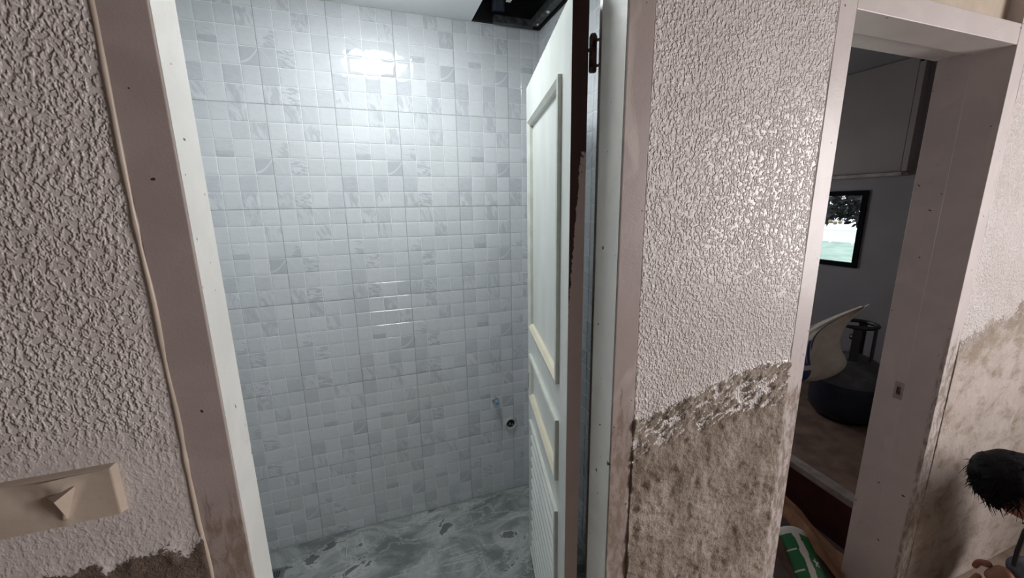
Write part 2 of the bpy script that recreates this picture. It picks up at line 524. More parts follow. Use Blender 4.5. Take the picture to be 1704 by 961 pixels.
# plaster beads that run along the outer edges of the frames
def bead(x, y, r, zs, amp, name, parent, mat, seed):
    pts = []
    for k in range(zs):
        z = .02 + 2.5 * k / (zs - 1)
        pts.append((x + amp * (float(vn(np.array([z * 11.]), np.array([seed * 1.]), seed)[0]) - .5), y, z))
    rs = [r * (.7 + .7 * float(vn(np.array([p[2] * 30.]), np.array([.5]), seed + 3)[0])) for p in pts]
    return MB().tube(pts, rs, 6).build(name, mat, parent, smooth=True)
bead(JL - CW - .001, -.0025, .0038, 90, .004, 'plaster_bead', front, MAT['socket'], 3)
bead(JR + CW + .002, -.001, .0022, 90, .003, 'plaster_bead', front, MAT['frame'], 5)
bead(KL - CW - .002, -.001, .0022, 90, .002, 'plaster_bead', front, MAT['frame'], 7)
bead(KR + CW + .003, -.001, .0032, 90, .003, 'plaster_bead', front, MAT['frame2'], 9)

# ------------------------------------------------------------------ door frames (door_1 bathroom, door_2 storeroom)
def frame(name, xl, xr, depth, t1, mats, head_to=HD + .053):
    e = thing(name, (xl, 0, 0), None, None)
    e['kind'] = 'structure'
    for side in (-1, 1):
        x = xl if side < 0 else xr
        xo = x + side * CW
        m = MB()
        a, b = sorted((x, xo)); m.box(a, b, -.004, t1, 0, HD + .053)
        a, b = sorted((x + side * .012, xo)); m.box(a, b, t1 + .0004, depth, 0, HD + .053)
        m.build('jamb', mats, e, bevel=.0015)
    m = MB()
    m.box(xl + .0006, xr - .0006, -.0035, t1, HD, head_to)
    m.box(xl + .0006, xr - .0006, t1 + .0004, depth, HD + .012, head_to)
    m.build('head', mats, e, bevel=.0015)
    return e
d1 = frame('door_1', JL, JR, .118, .085, MAT['frame'])
d2 = frame('door_2', KL, KR, .175, .0865, MAT['frame2'])
# bathroom lamp light on the inner jamb faces, put into a cooler, paler colour
MB().box(JL, JL + .0012, -.0005, .0845, .01, HD).build('lamp_lit_jamb_face', MAT['jamb'], d1)
MB().box(JR - .0012, JR, -.0005, .0845, .01, HD).build('lamp_lit_jamb_face', MAT['jamb'], d1)
# strike plate in the storeroom frame
mb = MB().box(KR + .0085, KR + .0118, .088, .118, .862, .925)
MB().box(KR + .0078, KR + .0085, .098, .110, .878, .909).build('strike_hole', MAT['rust'], d2)
mb.build('strike_plate', plain('dull_strike_metal', (176, 164, 156), .45, metal=.2, var=.1), d2, bevel=.001, label='worn steel strike plate')
# transom panel over the storeroom door, recessed between full-height posts
tp = MB().box(KL + .0, KR, .030, .06, HD + .054, 2.6)
struct('trim_1', tp, [plain('beige_transom_board', (205, 188, 168), .6, var=.05)])
tp = MB().box(KL - CW, KL, -.004, .118, HD + .054, 2.6); tp.box(KR, KR + CW, -.004, .118, HD + .054, 2.6)
struct('trim_2', tp, [MAT['frame2']])

# ------------------------------------------------------------------ rooms: hall
m = MB().box(-2.6, 3.05, -3.4, .118, -.05, 0); struct('floor', m, [MAT['concrete']])
m = MB().box(-2.6, 3.05, -3.4, 0.0, 2.5, 2.6); struct('ceiling', m, [MAT['hall']])
m = MB().box(-2.7, -2.6, -3.4, .118, 0, 2.6); struct('wall_left', m, [MAT['hall']])
m = MB().box(-2.7, 3.15, -3.5, -3.4, 0, 2.6); struct('wall_rear', m, [MAT['hall']])
m = MB()
m.box(3.05, 3.15, -3.4, -2.42, 0, 2.6); m.box(3.05, 3.15, -1.02, .117, 0, 2.6)
m.box(3.05, 3.15, -2.42, -1.02, 0, .9); m.box(3.05, 3.15, -2.42, -1.02, 2.3, 2.6)
struct('wall_right', m, [MAT['hall']])

# ------------------------------------------------------------------ rooms: bathroom
GX, GZ = -.6059, 1.983
PX, PZ = .0625, .066667
GAP = .0022
def tile_mesh(w, h):
    """a glazed square: pillowed face, chamfer and sides; local x right, z up, face towards -y"""
    v = []; uv = []
    lv = [(0, 0.0), (0, -.0026), (.0012, -.0036), (.010, -.0041)]
    for ins, y in lv:
        for sx_, sz_ in ((-1, -1), (1, -1), (1, 1), (-1, 1)):
            v.append((sx_ * (w / 2 - ins), y, sz_ * (h / 2 - ins)))
    f = []
    for k in range(3):
        for j in range(4):
            a = k * 4 + j; b = k * 4 + (j + 1) % 4
            f.append((a, b, b + 4, a + 4))
    f.append((12, 13, 14, 15))
    return v, f
def add_tile(mb, P, mi, c, w, h, rot=False):
    v, f = tile_mesh(w, h)
    i = len(mb.v)
    for p in v:
        mb.v.append((c[0] + p[0], c[1] + p[1], c[2] + p[2]) if not rot else (c[0] + p[1], c[1] - p[0], c[2] + p[2]))
    for q in f:
        mb.f.append(tuple(i + a for a in q)); mb.mi.append(mi)
        mb.uv.append([(v[a][0] / w + .5, v[a][2] / h + .5) for a in q])

def to_px(p):
    d = Vector(p) - CAM
    z = r2.dot(d)
    return (852 + 653.2 * r0.dot(d) / z, 480.5 + 653.2 * r1.dot(d) / z, z)
KEYS = list(KINDS)
SHA = ["MLVL", "LLLV", "LBLL", "LLLA", "DLML", "VLVL"]
SHB = ["LVCL", "LLVL", "QLLL", "CSLL", "MLLL", "VSLM"]
ARR = {-1: "BABAAAA", 0: "BABABAA", 1: "BABBBAB", 2: "ABBABAB", 3: "ABAABAA", 4: "BABAABB"}
def kind_at(c, r):
    g = r // 6
    s = ARR[max(-1, min(4, g))][max(0, c // 4 + 1)]
    return (SHA if s == 'A' else SHB)[r % 6][c % 4]

wb = MB().box(BXL - .1, BX + .1, BY + .0018, BY + .1, -.05, 2.9)
wall_b = struct('wall_back', wb, [MAT['grout']])
cells = []
for c in range(-2, 23):
    for r in range(-6, 30):
        x0 = max(GX + c * PX, BXL); x1 = min(GX + (c + 1) * PX, BX)
        z1 = min(GZ - r * PZ, CEIL); z0 = max(GZ - (r + 1) * PZ, .002)
        if x1 - x0 < .008 or z1 - z0 < .008: continue
        cells.append((c, r, x0, x1, z0, z1))
def vis(cell):
    c, r, x0, x1, z0, z1 = cell
    a = to_px((x0, BY, z0)); b = to_px((x1, BY, z1))
    cx = (x0 + x1) / 2; ratio = cx / (BY + .69)
    if not (-.335 < ratio < .40) or a[1] < 0 or b[1] > 961: return -1
    return abs((b[0] - a[0]) * (a[1] - b[1]))
order = sorted(cells, key=vis, reverse=True)
single = set(id(c) for c in order[:300] if vis(c) > 0)
tmesh = {}
rest = MB()
for cell in cells:
    c, r, x0, x1, z0, z1 = cell
    k = kind_at(c, r)
    w_, h_ = x1 - x0 - GAP, z1 - z0 - GAP
    ctr = ((x0 + x1) / 2, BY + .0039, (z0 + z1) / 2)
    if id(cell) in single:
        key = (k, round(w_, 4), round(h_, 4))
        if key not in tmesh:
            t = MB(); add_tile(t, None, 0, (0, 0, 0), w_, h_)
            o = t.build('tile', TM[k], wall_b); tmesh[key] = o.data
        else:
            o = link('tile', tmesh[key], wall_b)
        o.location = ctr
    else:
        add_tile(rest, None, KEYS.index(k), ctr, w_, h_)
rest.build('tile', [TM[k] for k in KEYS], wall_b, kind='stuff')
# the grey joints between whole sheets of 4 x 6 squares
j = MB()
for c in range(0, 23, 4):
    x = GX + c * PX
    if x > BXL: j.box(x - .0014, x + .0014, BY + .0012, BY + .005, .002, CEIL)
for r in range(0, 30, 6):
    z = GZ - r * PZ
    j.box(BXL, BX, BY + .0010, BY + .005, z - .0014, z + .0014)
j.build('grout_joint', MAT['joint'], wall_b)

wr_ = MB().box(BX + .0018, BX + .1, .118, BY + .004, -.05, 2.9)
wall_r = struct('wall_right', wr_, [MAT['grout']])
rr = random.Random(3)
restr = MB(); nR = 0; tm2 = {}
for c in range(0, 17):
    for r in range(-6, 30):
        y1 = BY - c * PX; y0 = max(y1 - PX, .118)
        z1 = min(GZ - r * PZ, CEIL); z0 = max(GZ - (r + 1) * PZ, .002)
        if y1 - y0 < .01: continue
        s = SHA if (c // 4 + r // 6) % 2 else SHB
        k = s[r % 6][c % 4]
        w_, h_ = y1 - y0 - GAP, z1 - z0 - GAP
        ctr = (BX + .0039, (y0 + y1) / 2, (z0 + z1) / 2)
        ratio = BX / (ctr[1] + .69)
        if (.565 < ratio < .61) or (ratio < .60 and z0 > 1.95):
            key = (k, round(w_, 4), round(h_, 4))
            if key not in tm2:
                t = MB(); add_tile(t, None, 0, (0, 0, 0), w_, h_, rot=True)
                o = t.build('tile', TM[k], wall_r); tm2[key] = o.data
            else:
                o = link('tile', tm2[key], wall_r)
            o.location = ctr
        else:
            add_tile(restr, None, KEYS.index(k), ctr, w_, h_, rot=True)
restr.build('tile', [TM[k] for k in KEYS], wall_r, kind='stuff')
m = MB().box(BXL - .1, BXL, .118, BY, -.05, 2.9); struct('wall_left', m, [MAT['grout']])

# bathroom floor: 60 cm marble-look tiles
m = MB().box(BXL, BX, .118, BY, -.05, -.008); fl = struct('floor', m, [MAT['grout']])
xs = [BXL, -.245, .358, BX]; ys = [.12, .568, BY]
for a, b in zip(xs, xs[1:]):
    for c, d in zip(ys, ys[1:]):
        q = MB()
        g = .0014
        q.hexa([(a + g, c + g, -.008), (b - g, c + g, -.008), (b - g, d - g, -.008), (a + g, d - g, -.008)],
               [(a + g, c + g, 0), (b - g, c + g, 0), (b - g, d - g, 0), (a + g, d - g, 0)])
        q.build('tile', MAT['marble'], fl)
m = MB().box(JL - .012, JR + .012, 0.0, .12, -.008, .004); struct('trim_3', m, [MAT['concrete']])

# floor drain
dr = thing('floor_drain', (-.555, 1.0, 0), 'square slotted steel floor drain by the left jamb in the marble bathroom floor', 'drain')
q = MB(); X0, X1, Y0, Y1 = -.612, -.498, .940, 1.054
q.box(X0, X1, Y0, Y0 + .014, 0, .003); q.box(X0, X1, Y1 - .014, Y1, 0, .003)
q.box(X0, X0 + .014, Y0 + .014, Y1 - .014, 0, .003); q.box(X1 - .014, X1, Y0 + .014, Y1 - .014, 0, .003)
for k in range(9):
    x = X0 + .0165 + k * .0097
    q.box(x, x + .0045, Y0 + .014, Y1 - .014, 0.0, .0026)
q.box(X0 + .014, X1 - .014, .990, 1.004, 0.0, .0028)
q.build('grate', MAT['steel'], dr)
MB().box(X0 + .013, X1 - .013, Y0 + .013, Y1 - .013, .0001, .0006).build('sump', MAT['black'], dr)

# ceiling panel with the open corner
HX = .478
m = MB().box(BXL, HX, .118, BY + .0, CEIL, CEIL + .009)
m.box(HX, BX, .118, .45, CEIL, CEIL + .009)
struct('ceiling', m, [MAT['ceil']])
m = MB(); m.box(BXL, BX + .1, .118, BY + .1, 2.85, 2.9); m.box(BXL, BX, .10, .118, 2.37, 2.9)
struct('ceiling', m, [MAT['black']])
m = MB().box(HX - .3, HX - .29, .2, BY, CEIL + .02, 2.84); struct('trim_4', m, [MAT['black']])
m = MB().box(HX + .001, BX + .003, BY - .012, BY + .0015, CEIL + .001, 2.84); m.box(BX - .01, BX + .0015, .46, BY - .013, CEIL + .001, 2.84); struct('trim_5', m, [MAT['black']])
def channel(x0, x1, y0, y1, z, name_label):
    t = thing('ceiling_channel', ((x0 + x1) / 2, (y0 + y1) / 2, z), name_label, 'ceiling batten', 'steel ceiling battens in the open corner')
    q = MB(); q.box(x0, x1, y0, y1, z, z + .003)
    q.build('web', MAT['channel'], t)
    q = MB()
    if x1 - x0 > y1 - y0: q.box(x0, x1, y0, y0 + .003, z + .003, z + .028); q.box(x0, x1, y1 - .003, y1, z + .003, z + .028)
    else: q.box(x0, x0 + .003, y0, y1, z + .003, z + .028); q.box(x1 - .003, x1, y0, y1, z + .003, z + .028)
    q.build('flange', MAT['channel'], t)
    return t
channel(.568, .755, 1.128, 1.152, 2.364, 'short dark steel ceiling batten along the back wall in the open ceiling corner')
t = channel(.742, .775, .47, 1.126, 2.366, 'long dark steel ceiling batten beside the right tiled wall in the open ceiling corner')
MB().lathe([(.0001, -.006), (.006, -.005), (.007, 0)], (.758, .98, 2.366), 10).build('screw', MAT['pvc'], t)
MB().lathe([(.0001, -.005), (.004, -.004), (.005, 0)], (.762, 1.10, 2.366), 10).build('screw', MAT['pvc'], t)
q = MB(); q.hexa([(.610, .84, 2.425), (.630, .84, 2.425), (.600, 1.0, 2.386), (.580, 1.0, 2.386)], [(.610, .84, 2.428), (.630, .84, 2.428), (.600, 1.0, 2.389), (.580, 1.0, 2.389)])
q.box(.610, .630, .838, .841, 2.425, 2.848)
q.build('hanger_strap', MAT['pvc'], label='thin grey metal hanger strap dangling in the dark ceiling opening', cat='strap')
q = MB(); q.tube([(.585, 1.115, 2.40), (.585, 1.105, 2.84)], .028, 16)
q.build('waste_pipe', MAT['bluepipe'], smooth=True, label='dark blue vertical pipe inside the open ceiling corner', cat='pipe')
# crumpled plastic that hangs at the panel's cut edge
q = MB(); n1, n2 = 24, 10
for a in range(n1 + 1):
    for b in range(n2 + 1):
        y = .50 + .66 * a / n1; zz = 2.383 + .42 * b / n2
        x = HX - .02 + .05 * (b / n2) + .018 * math.sin(a * 1.7 + b * .9) * (b / n2 + .2) + .012 * math.sin(a * .6 - b * 1.3)
        q.v.append((x, y, zz))
for a in range(n1):
    for b in range(n2):
        i = a * (n2 + 1) + b
        q.f.append((i, i + 1, i + n2 + 2, i + n2 + 1)); q.mi.append(0); q.uv.append(None)
o = q.build('plastic_sheet', MAT['drape'], smooth=True, label='crumpled dark green plastic sheet above the cut edge of the ceiling panel', cat='plastic sheet')
sm = o.modifiers.new('thick', 'SOLIDIFY'); sm.thickness = .002

# ceiling lamp whose reflection shows in the tiles
lx, ly = .080, .63
lt = thing('ceiling_lamp', (lx, ly, CEIL), 'round flat white ceiling lamp that shines over the bathroom, seen mirrored in the tiles', 'lamp')
MB().lathe([(.0001, 0), (.168, 0), (.172, -.012), (.165, -.03), (.158, -.03)], (lx, ly, CEIL - .0005), 40).build('rim', MAT['lampbody'], lt, smooth=True)
MB().lathe([(.158, -.030), (.155, -.042), (.14, -.050), (.09, -.055), (.0001, -.057)], (lx, ly, CEIL), 40).build('diffuser', MAT['lamp'], lt, smooth=True)

# water outlet and waste hole on the back wall
t = thing('water_outlet', (.542, BY, .564), 'capped blue and chrome water supply stub on the lower right of the tiled wall', 'pipe fitting')
MB().lathe([(.0001, .008), (.017, .008), (.019, .004), (.019, -.002)], (.542, BY, .564), 24, axis='y').build('escutcheon', MAT['steel'], t, smooth=True)
MB().lathe([(.0001, .038), (.009, .038), (.011, .035), (.011, .008)], (.542, BY, .564), 6, axis='y').build('cap', MAT['bluecap'], t)
t = thing('waste_hole', (.625, BY, .415), 'round open waste pipe with a dark mouth, low on the tiled wall by the door', 'pipe')
MB().lathe([(.030, .006), (.030, -.002), (.024, -.002)], (.625, BY - .006, .415), 28, axis='y').build('rim', MAT['pvc'], t, smooth=True)
MB().lathe([(.030, .004), (.023, .007), (.022, -.004)], (.625, BY - .002, .415), 28, axis='y').build('collar', MAT['pvc'], t, smooth=True)
MB().lathe([(.0001, .0065), (.0215, .0065), (.0215, -.0005)], (.625, BY - .0005, .415), 24, axis='y').build('mouth', MAT['black'], t)
q = MB(); q.tube([(.613, BY - .011, .409), (.621, BY - .013, .417), (.617, BY - .012, .423)], .0022, 6); q.tube([(.629, BY - .012, .407), (.636, BY - .013, .414)], .0022, 6)
q.build('wire', MAT['steel'], t, smooth=True)

# ------------------------------------------------------------------ bathroom door leaf, swung inwards
LW, LT, LH0, LH1 = .677, .0347, .012, 2.003
E1 = Vector((.4163, .108, 0))
U = Vector((.2337, .9723, 0)).normalized()      # along the leaf, into the bathroom
N = Vector((-U.y, U.x, 0))                      # outward from the visible face
def L(s, n, z): return E1 + U * s + N * n + Vector((0, 0, z))
def lbox(mb, s0, s1, n0, n1, z0, z1, mi=0):
    mb.hexa([L(s0, n0, z0), L(s0, n1, z0), L(s1, n1, z0), L(s1, n0, z0)][::-1], [L(s0, n0, z1), L(s0, n1, z1), L(s1, n1, z1), L(s1, n0, z1)][::-1], mi)
leaf = thing('bathroom_door', tuple(L(0, -LT / 2, LH0)), 'off-white panelled wooden door with a louvred foot, swung open into the tiled bathroom', 'door')
S0, S1 = .088, .592
PAN = [(1.112, 1.875), (.818, 1.005), (.095, .716)]
lv = MB()
lbox(lv, .0012, S0, -LT, 0, LH0, LH1); lbox(lv, S1, LW, -LT, 0, LH0, LH1)
zz = [LH0] + [v for p in sorted(PAN) for v in p] + [LH1]
for a, b in zip(zz[::2], zz[1::2]): lbox(lv, S0, S1, -LT, 0, a, b)
lv.build('stile_and_rail', MAT['leaf'], leaf)
q = MB(); lbox(q, 0, .0011, -LT, -.0004, LH0, LH1); q.build('hinge_edge', MAT['edge'], leaf, label='bare dark wood door edge, pinkish paint below')
for a, b in PAN[:2]:
    q = MB(); lbox(q, S0, S1, -LT + .006, -.006, a, b); q.build('panel', MAT['leaf'], leaf)
def mould(s0, s1, z0, z1, mats):
    """mitred moulding with a sloped inner side around one panel"""
    prof = [(0, 0), (0, .010), (.008, .012), (.020, .004), (.022, -.006)]   # inset, height
    names = ('lower', 'near', 'upper', 'far')
    for k, m_ in enumerate(mats):
        q = MB()
        for (i0, h0), (i1, h1) in zip(prof, prof[1:]):
            c = lambda i: [(s0 + i, z0 + i), (s1 - i, z0 + i), (s1 - i, z1 - i), (s0 + i, z1 - i)]
            A, B = c(i0), c(i1)
            a, b = k, (k + 1) % 4
            q.poly([L(A[b][0], h0, A[b][1]), L(A[a][0], h0, A[a][1]), L(B[a][0], h1, B[a][1]), L(B[b][0], h1, B[b][1])])
        q.build('moulding', m_, leaf)
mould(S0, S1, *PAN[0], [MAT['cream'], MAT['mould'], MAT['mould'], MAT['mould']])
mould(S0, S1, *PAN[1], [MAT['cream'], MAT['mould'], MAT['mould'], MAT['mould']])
mould(S0, S1, *PAN[2], [MAT['mould'], MAT['mould'], MAT['mould'], MAT['mould']])
q = MB()
for k in range(12):
    z = .690 - k * .0515
    if z - .055 < .098: z = .153
    s = MB()
    a0, a1 = S0 + .018, S1 - .018
    # slanting louvre board: high edge inside, low edge proud, rounded nose
    pr = [(-.030, .006), (-.010, -.046), (.004, -.052), (.0075, -.046), (.0065, -.036), (-.024, .009)]
    A = [L(a0, n_, z + dz) for n_, dz in pr]; B = [L(a1, n_, z + dz) for n_, dz in pr]
    for e in range(6): s.poly([A[e], A[(e + 1) % 6], B[(e + 1) % 6], B[e]])
    s.poly(A[::-1]); s.poly(B)
    s.build('slat', MAT['leaf'], leaf)
q = MB(); lbox(q, LW + .0002, LW + .002, -LT + .006, -.008, .78, .92); q.build('lock_plate', MAT['collar'], leaf, label='dark lock plate on the far edge')
q = MB(); lbox(q, LW - .022, LW - .004, .0002, .002, .825, .885); q.build('escutcheon', MAT['dkframe'], leaf)

# pin hinge between leaf and jamb
for hz in (1.862,):
    hx, hy = .4765, .127
    h = thing('door_hinge', (hx, hy, hz), 'rusty brown pin hinge high between the open bathroom door and its jamb', 'hinge', None)
    MB().lathe([(.0001, 0), (.0075, 0), (.0085, .002), (.0085, .022)], (hx, hy, hz), 16).build('lower_knuckle', MAT['rust'], h, smooth=True)
    MB().lathe([(.0078, .0225), (.0085, .0235), (.0085, .051), (.0078, .052)], (hx, hy, hz), 16).build('middle_knuckle', MAT['rust'], h, smooth=True)
    MB().lathe([(.0085, .0525), (.0085, .068), (.006, .0745), (.0001, .077)], (hx, hy, hz), 16).build('upper_knuckle', MAT['rust'], h, smooth=True)
    q = MB(); q.tube([(hx - .006, hy - .004, hz + .037), (.4495, .1075, hz + .037)], .003, 8); q.build('leaf_arm', MAT['rust'], h)
    for z in (.012, .062):
        MB().tube([(hx + .006, hy - .003, hz + z), (.4852, .1185, hz + z)], .003, 8).build('jamb_arm', MAT['rust'], h)

# ------------------------------------------------------------------ socket box with torn cover on the left wall
sb = thing('socket_cover', (-.455, 0, 1.178), 'cream torn and crumpled socket cover on the textured wall at lower left', 'socket cover')
x0, x1, z0, z1 = -.530, -.392, 1.139, 1.216
q = MB(); q.hexa([(x0, -.014, z0), (x1, -.014, z0), (x1 + .004, .0, z0 - .002), (x0, .0, z0 - .002)], [(x0, -.014, z1), (x1, -.014, z1), (x1 + .004, .0, z1 + .003), (x0, .0, z1 + .003)])
q.build('box', MAT['socket'], sb, bevel=.002)
q = MB(); nx_, nz_ = 40, 22
for a in range(nx_ + 1):
    for b in range(nz_ + 1):
        x = x0 + .001 + (x1 - x0 - .004) * a / nx_; z = z0 + .001 + (z1 - z0 - .002) * b / nz_
        u_ = a / nx_; v_ = b / nz_
        # a shallow fold that meets in a V in the middle of the cover
        d = max(0, 1 - abs(u_ - (.60 + .10 * (v_ - .4))) / (.035 + .20 * abs(v_ - .2)))
        left = 1 / (1 + math.exp(-(.62 - u_) * 26))
        f = .0045 * d * (1 if .18 < v_ < .9 else .2) + .003 * left * math.sin(u_ * 9 + v_ * 3) * v_ + .002 * left
        f += .0016 * float(fbm(np.array([u_ * 7.]), np.array([v_ * 5.]), 3, 51)[0])
        q.v.append((x, -.0145 - f, z))
for a in range(nx_):
    for b in range(nz_):
        i = a * (nz_ + 1) + b
        q.f.append((i, i + nz_ + 1, i + nz_ + 2, i + 1)); q.mi.append(0); q.uv.append(None)
q.build('torn_cover', MAT['socket'], sb, smooth=True)
q = MB()
q.poly([(-.462, -.0215, 1.192), (-.444, -.026, 1.156), (-.448, -.034, 1.190)])
q.poly([(-.444, -.026, 1.156), (-.430, -.0205, 1.202), (-.448, -.034, 1.190)])
q.poly([(-.430, -.0205, 1.202), (-.462, -.0215, 1.192), (-.448, -.034, 1.190)])
q.poly([(-.462, -.0215, 1.192), (-.430, -.0205, 1.202), (-.444, -.026, 1.156)])
q.build('torn_flap', MAT['socket'], sb)

# ------------------------------------------------------------------ rooms: storeroom behind the second door
X2 = 3.0
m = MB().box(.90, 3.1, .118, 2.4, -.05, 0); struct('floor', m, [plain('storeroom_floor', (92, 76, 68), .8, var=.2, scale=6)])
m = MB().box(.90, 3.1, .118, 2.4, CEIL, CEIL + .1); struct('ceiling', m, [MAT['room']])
m = MB().box(.9, 1.25, 2.3, 2.4, 0, CEIL); m.box(2.45, 3.1, 2.3, 2.4, 0, CEIL); m.box(1.25, 2.45, 2.3, 2.4, 0, 1.0); m.box(1.25, 2.45, 2.3, 2.4, 2.0, CEIL); struct('wall_back', m, [MAT['room']])  # opening out of view, added for the storeroom fill light
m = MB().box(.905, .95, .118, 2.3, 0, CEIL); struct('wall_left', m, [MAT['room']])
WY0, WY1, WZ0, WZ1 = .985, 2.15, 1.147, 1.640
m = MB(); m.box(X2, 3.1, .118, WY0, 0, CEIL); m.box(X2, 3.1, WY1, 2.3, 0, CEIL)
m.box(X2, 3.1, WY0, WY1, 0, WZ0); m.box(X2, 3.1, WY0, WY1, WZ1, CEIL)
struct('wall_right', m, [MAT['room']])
# window
win = thing('window_1', (X2, (WY0 + WY1) / 2, WZ0), None, None); win['kind'] = 'structure'
q = MB(); fw = .026
q.box(X2 - .012, X2 + .03, WY0 - .004, WY0 + fw, WZ0 - .004, WZ1 + .004); q.box(X2 - .012, X2 + .03, WY1 - fw, WY1 + .004, WZ0 - .004, WZ1 + .004)
q.box(X2 - .012, X2 + .03, WY0 + fw, WY1 - fw, WZ0 - .004, WZ0 + fw); q.box(X2 - .012, X2 + .03, WY0 + fw, WY1 - fw, WZ1 - fw, WZ1 + .004)
q.build('window_frame', plain('matt_black_window_frame', (16, 16, 18), .9, var=.1, spec=.1), win)
gm = NT('window_glass', .02)
gm.b.inputs['Transmission Weight'].default_value = 1; gm.b.inputs['IOR'].default_value = 1.45; gm.col((.95, .98, .97, 1))
MB().box(X2 + .008, X2 + .011, WY0 + fw, WY1 - fw, WZ0 + fw, WZ1 - fw).build('pane', gm.m, win)
# cupboard / boxed bulkhead over the window
cb = thing('wall_cupboard', (2.97, 1.4, 1.72), 'grey flush overhead cupboard above the black framed window in the dark storeroom', 'cupboard')
MB().box(2.955, 2.999, .82, 2.29, 1.745, 2.366).build('front_panel', MAT['roomfar'], cb)
MB().box(2.93, 2.999, .80, 2.29, 1.722, 1.742).build('ledge', MAT['timber'], cb)
MB().box(2.945, 2.999, .785, .812, 1.745, 2.33).build('edge_strip', MAT['roomfar'], cb)
MB().box(2.962, 2.999, .813, .819, 1.745, 2.366).build('gap', MAT['black'], cb)

# raised board platform with pale nosing
pl = thing('low_platform', (2.4, .8, 0), 'low dark red platform with a pale timber edge along the storeroom wall', 'platform')
H = .25
fx = lambda y: 1.93 + .115 * (y - .18) / .47
q = MB(); q.hexa([(fx(.18), .18, 0), (2.999, .18, 0), (2.999, 2.29, 0), (fx(.9), 2.29, 0)], [(fx(.18), .18, H - .02), (2.999, .18, H - .02), (2.999, 2.29, H - .02), (fx(.9), 2.29, H - .02)])
q.build('riser', MAT['redwood'], pl)
q = MB(); q.hexa([(fx(.18) + .05, .18, H - .0195), (2.998, .18, H - .0195), (2.998, 2.28, H - .0195), (fx(.9) + .05, 2.28, H - .0195)], [(fx(.18) + .05, .18, H), (2.998, .18, H), (2.998, 2.28, H), (fx(.9) + .05, 2.28, H)])
q.build('deck', MAT['card2'], pl)
q = MB(); q.hexa([(fx(.18) - .012, .18, H - .0195), (fx(.18) + .049, .18, H - .0195), (fx(.9) + .049, 2.28, H - .0195), (fx(.9) - .012, 2.28, H - .0195)], [(fx(.18) - .012, .18, H + .012), (fx(.18) + .049, .18, H + .012), (fx(.9) + .049, 2.28, H + .012), (fx(.9) - .012, 2.28, H + .012)])
q.build('nosing', MAT['timber'], pl)

# gas cylinder
cx, cy = 2.72, .77
g = thing('gas_cylinder', (cx, cy, H), 'dark navy gas cylinder with a black collar ring, below the storeroom window', 'gas cylinder')
MB().lathe([(.0001, 0), (.14, 0), (.14, .02)], (cx, cy, H + .0005), 40).build('foot_ring', MAT['collar'], g, smooth=True)
MB().lathe([(.13, .015), (.165, .03), (.183, .06), (.187, .10), (.187, .25)], (cx, cy, H), 48).build('body', MAT['navy'], g, smooth=True)
MB().lathe([(.187, .25), (.183, .29), (.165, .335), (.125, .375), (.075, .40), (.0001, .41)], (cx, cy, H), 48).build('shoulder', MAT['dome'], g, smooth=True)
q = MB(); ring = [(cx + .092 * math.cos(a * math.pi / 18), cy + .092 * math.sin(a * math.pi / 18), H + .60) for a in range(37)]
q.tube(ring, .012, 10, caps=False); q.build('collar_ring', MAT['collar'], g, smooth=True)
for a in (-2.6, -1.35, .2, 1.6):
    q = MB(); px_, py_ = cx + .088 * math.cos(a), cy + .088 * math.sin(a)
    tx, ty = -math.sin(a) * .02, math.cos(a) * .02; nx2, ny2 = math.cos(a) * .004, math.sin(a) * .004
    bs = [(px_ - tx - nx2, py_ - ty - ny2), (px_ - tx + nx2, py_ - ty + ny2), (px_ + tx + nx2, py_ + ty + ny2), (px_ + tx - nx2, py_ + ty - ny2)]
    q.hexa([(a_, b_, H + .385) for a_, b_ in bs], [(a_, b_, H + .60) for a_, b_ in bs]); q.build('collar_post', MAT['collar'], g)
MB().lathe([(.022, .40), (.022, .43), (.014, .44), (.014, .50), (.03, .505), (.03, .53), (.0001, .53)], (cx, cy, H), 16).build('valve', MAT['collar'], g, smooth=True)

# woven sack slumped over the cylinder shoulder
def sack_mat():
    k = NT('woven_sack', .6)
    uv = k.n('ShaderNodeUVMap').outputs[0]
    u, v, _ = k.xyz(uv)
    c = k.mix(k.noise(k.pos(), 30, 3), srgb(176, 160, 146), srgb(206, 192, 178))
    a = k.math('MULTIPLY', k.step(u, .50, .49), k.step(v, .72, .70))
    a = k.math('MULTIPLY', a, k.math('SUBTRACT', 1.0, k.math('MULTIPLY', k.step(v, .24, .25), k.step(v, .33, .32))))
    line = k.math('MULTIPLY', k.step(k.math('ABSOLUTE', k.math('SUBTRACT', u, .44)), .012, .006), k.step(v, .36, .38))
    c = k.mix(a, c, srgb(46, 56, 104))
    c = k.mix(k.math('MULTIPLY', k.math('MULTIPLY', line, a), .6), c, srgb(200, 196, 200))
    dk = k.math('MULTIPLY', k.step(k.math('ABSOLUTE', k.math('SUBTRACT', u, .52)), .018, .012), k.step(v, .5, .62))
    c = k.mix(dk, c, srgb(60, 60, 84))
    k.col(c); k.nor(k.bump(k.noise(k.pos(), 700, 1), .15, .0006))
    return k.m
vd = Vector((1.7, 1.0, 0)).normalized(); rt = Vector((vd.y, -vd.x, 0))      # facing of the sack
so = Vector((2.49, .73, 0))
prof = [(.545, -.24, -.03, .02), (.575, -.25, .022, .045), (.60, -.25, .050, .06), (.64, -.25, .060, .065), (.68, -.25, .045, .06), (.73, -.25, .019, .055), (.79, -.25, .010, .05),
    (.84, -.25, .014, .045), (.88, -.24, .030, .035), (.91, -.20, .058, .025), (.935, -.13, .085, .016), (.95, -.03, .104, .009), (.958, .06, .110, .003)]
q = MB(); nu = 22
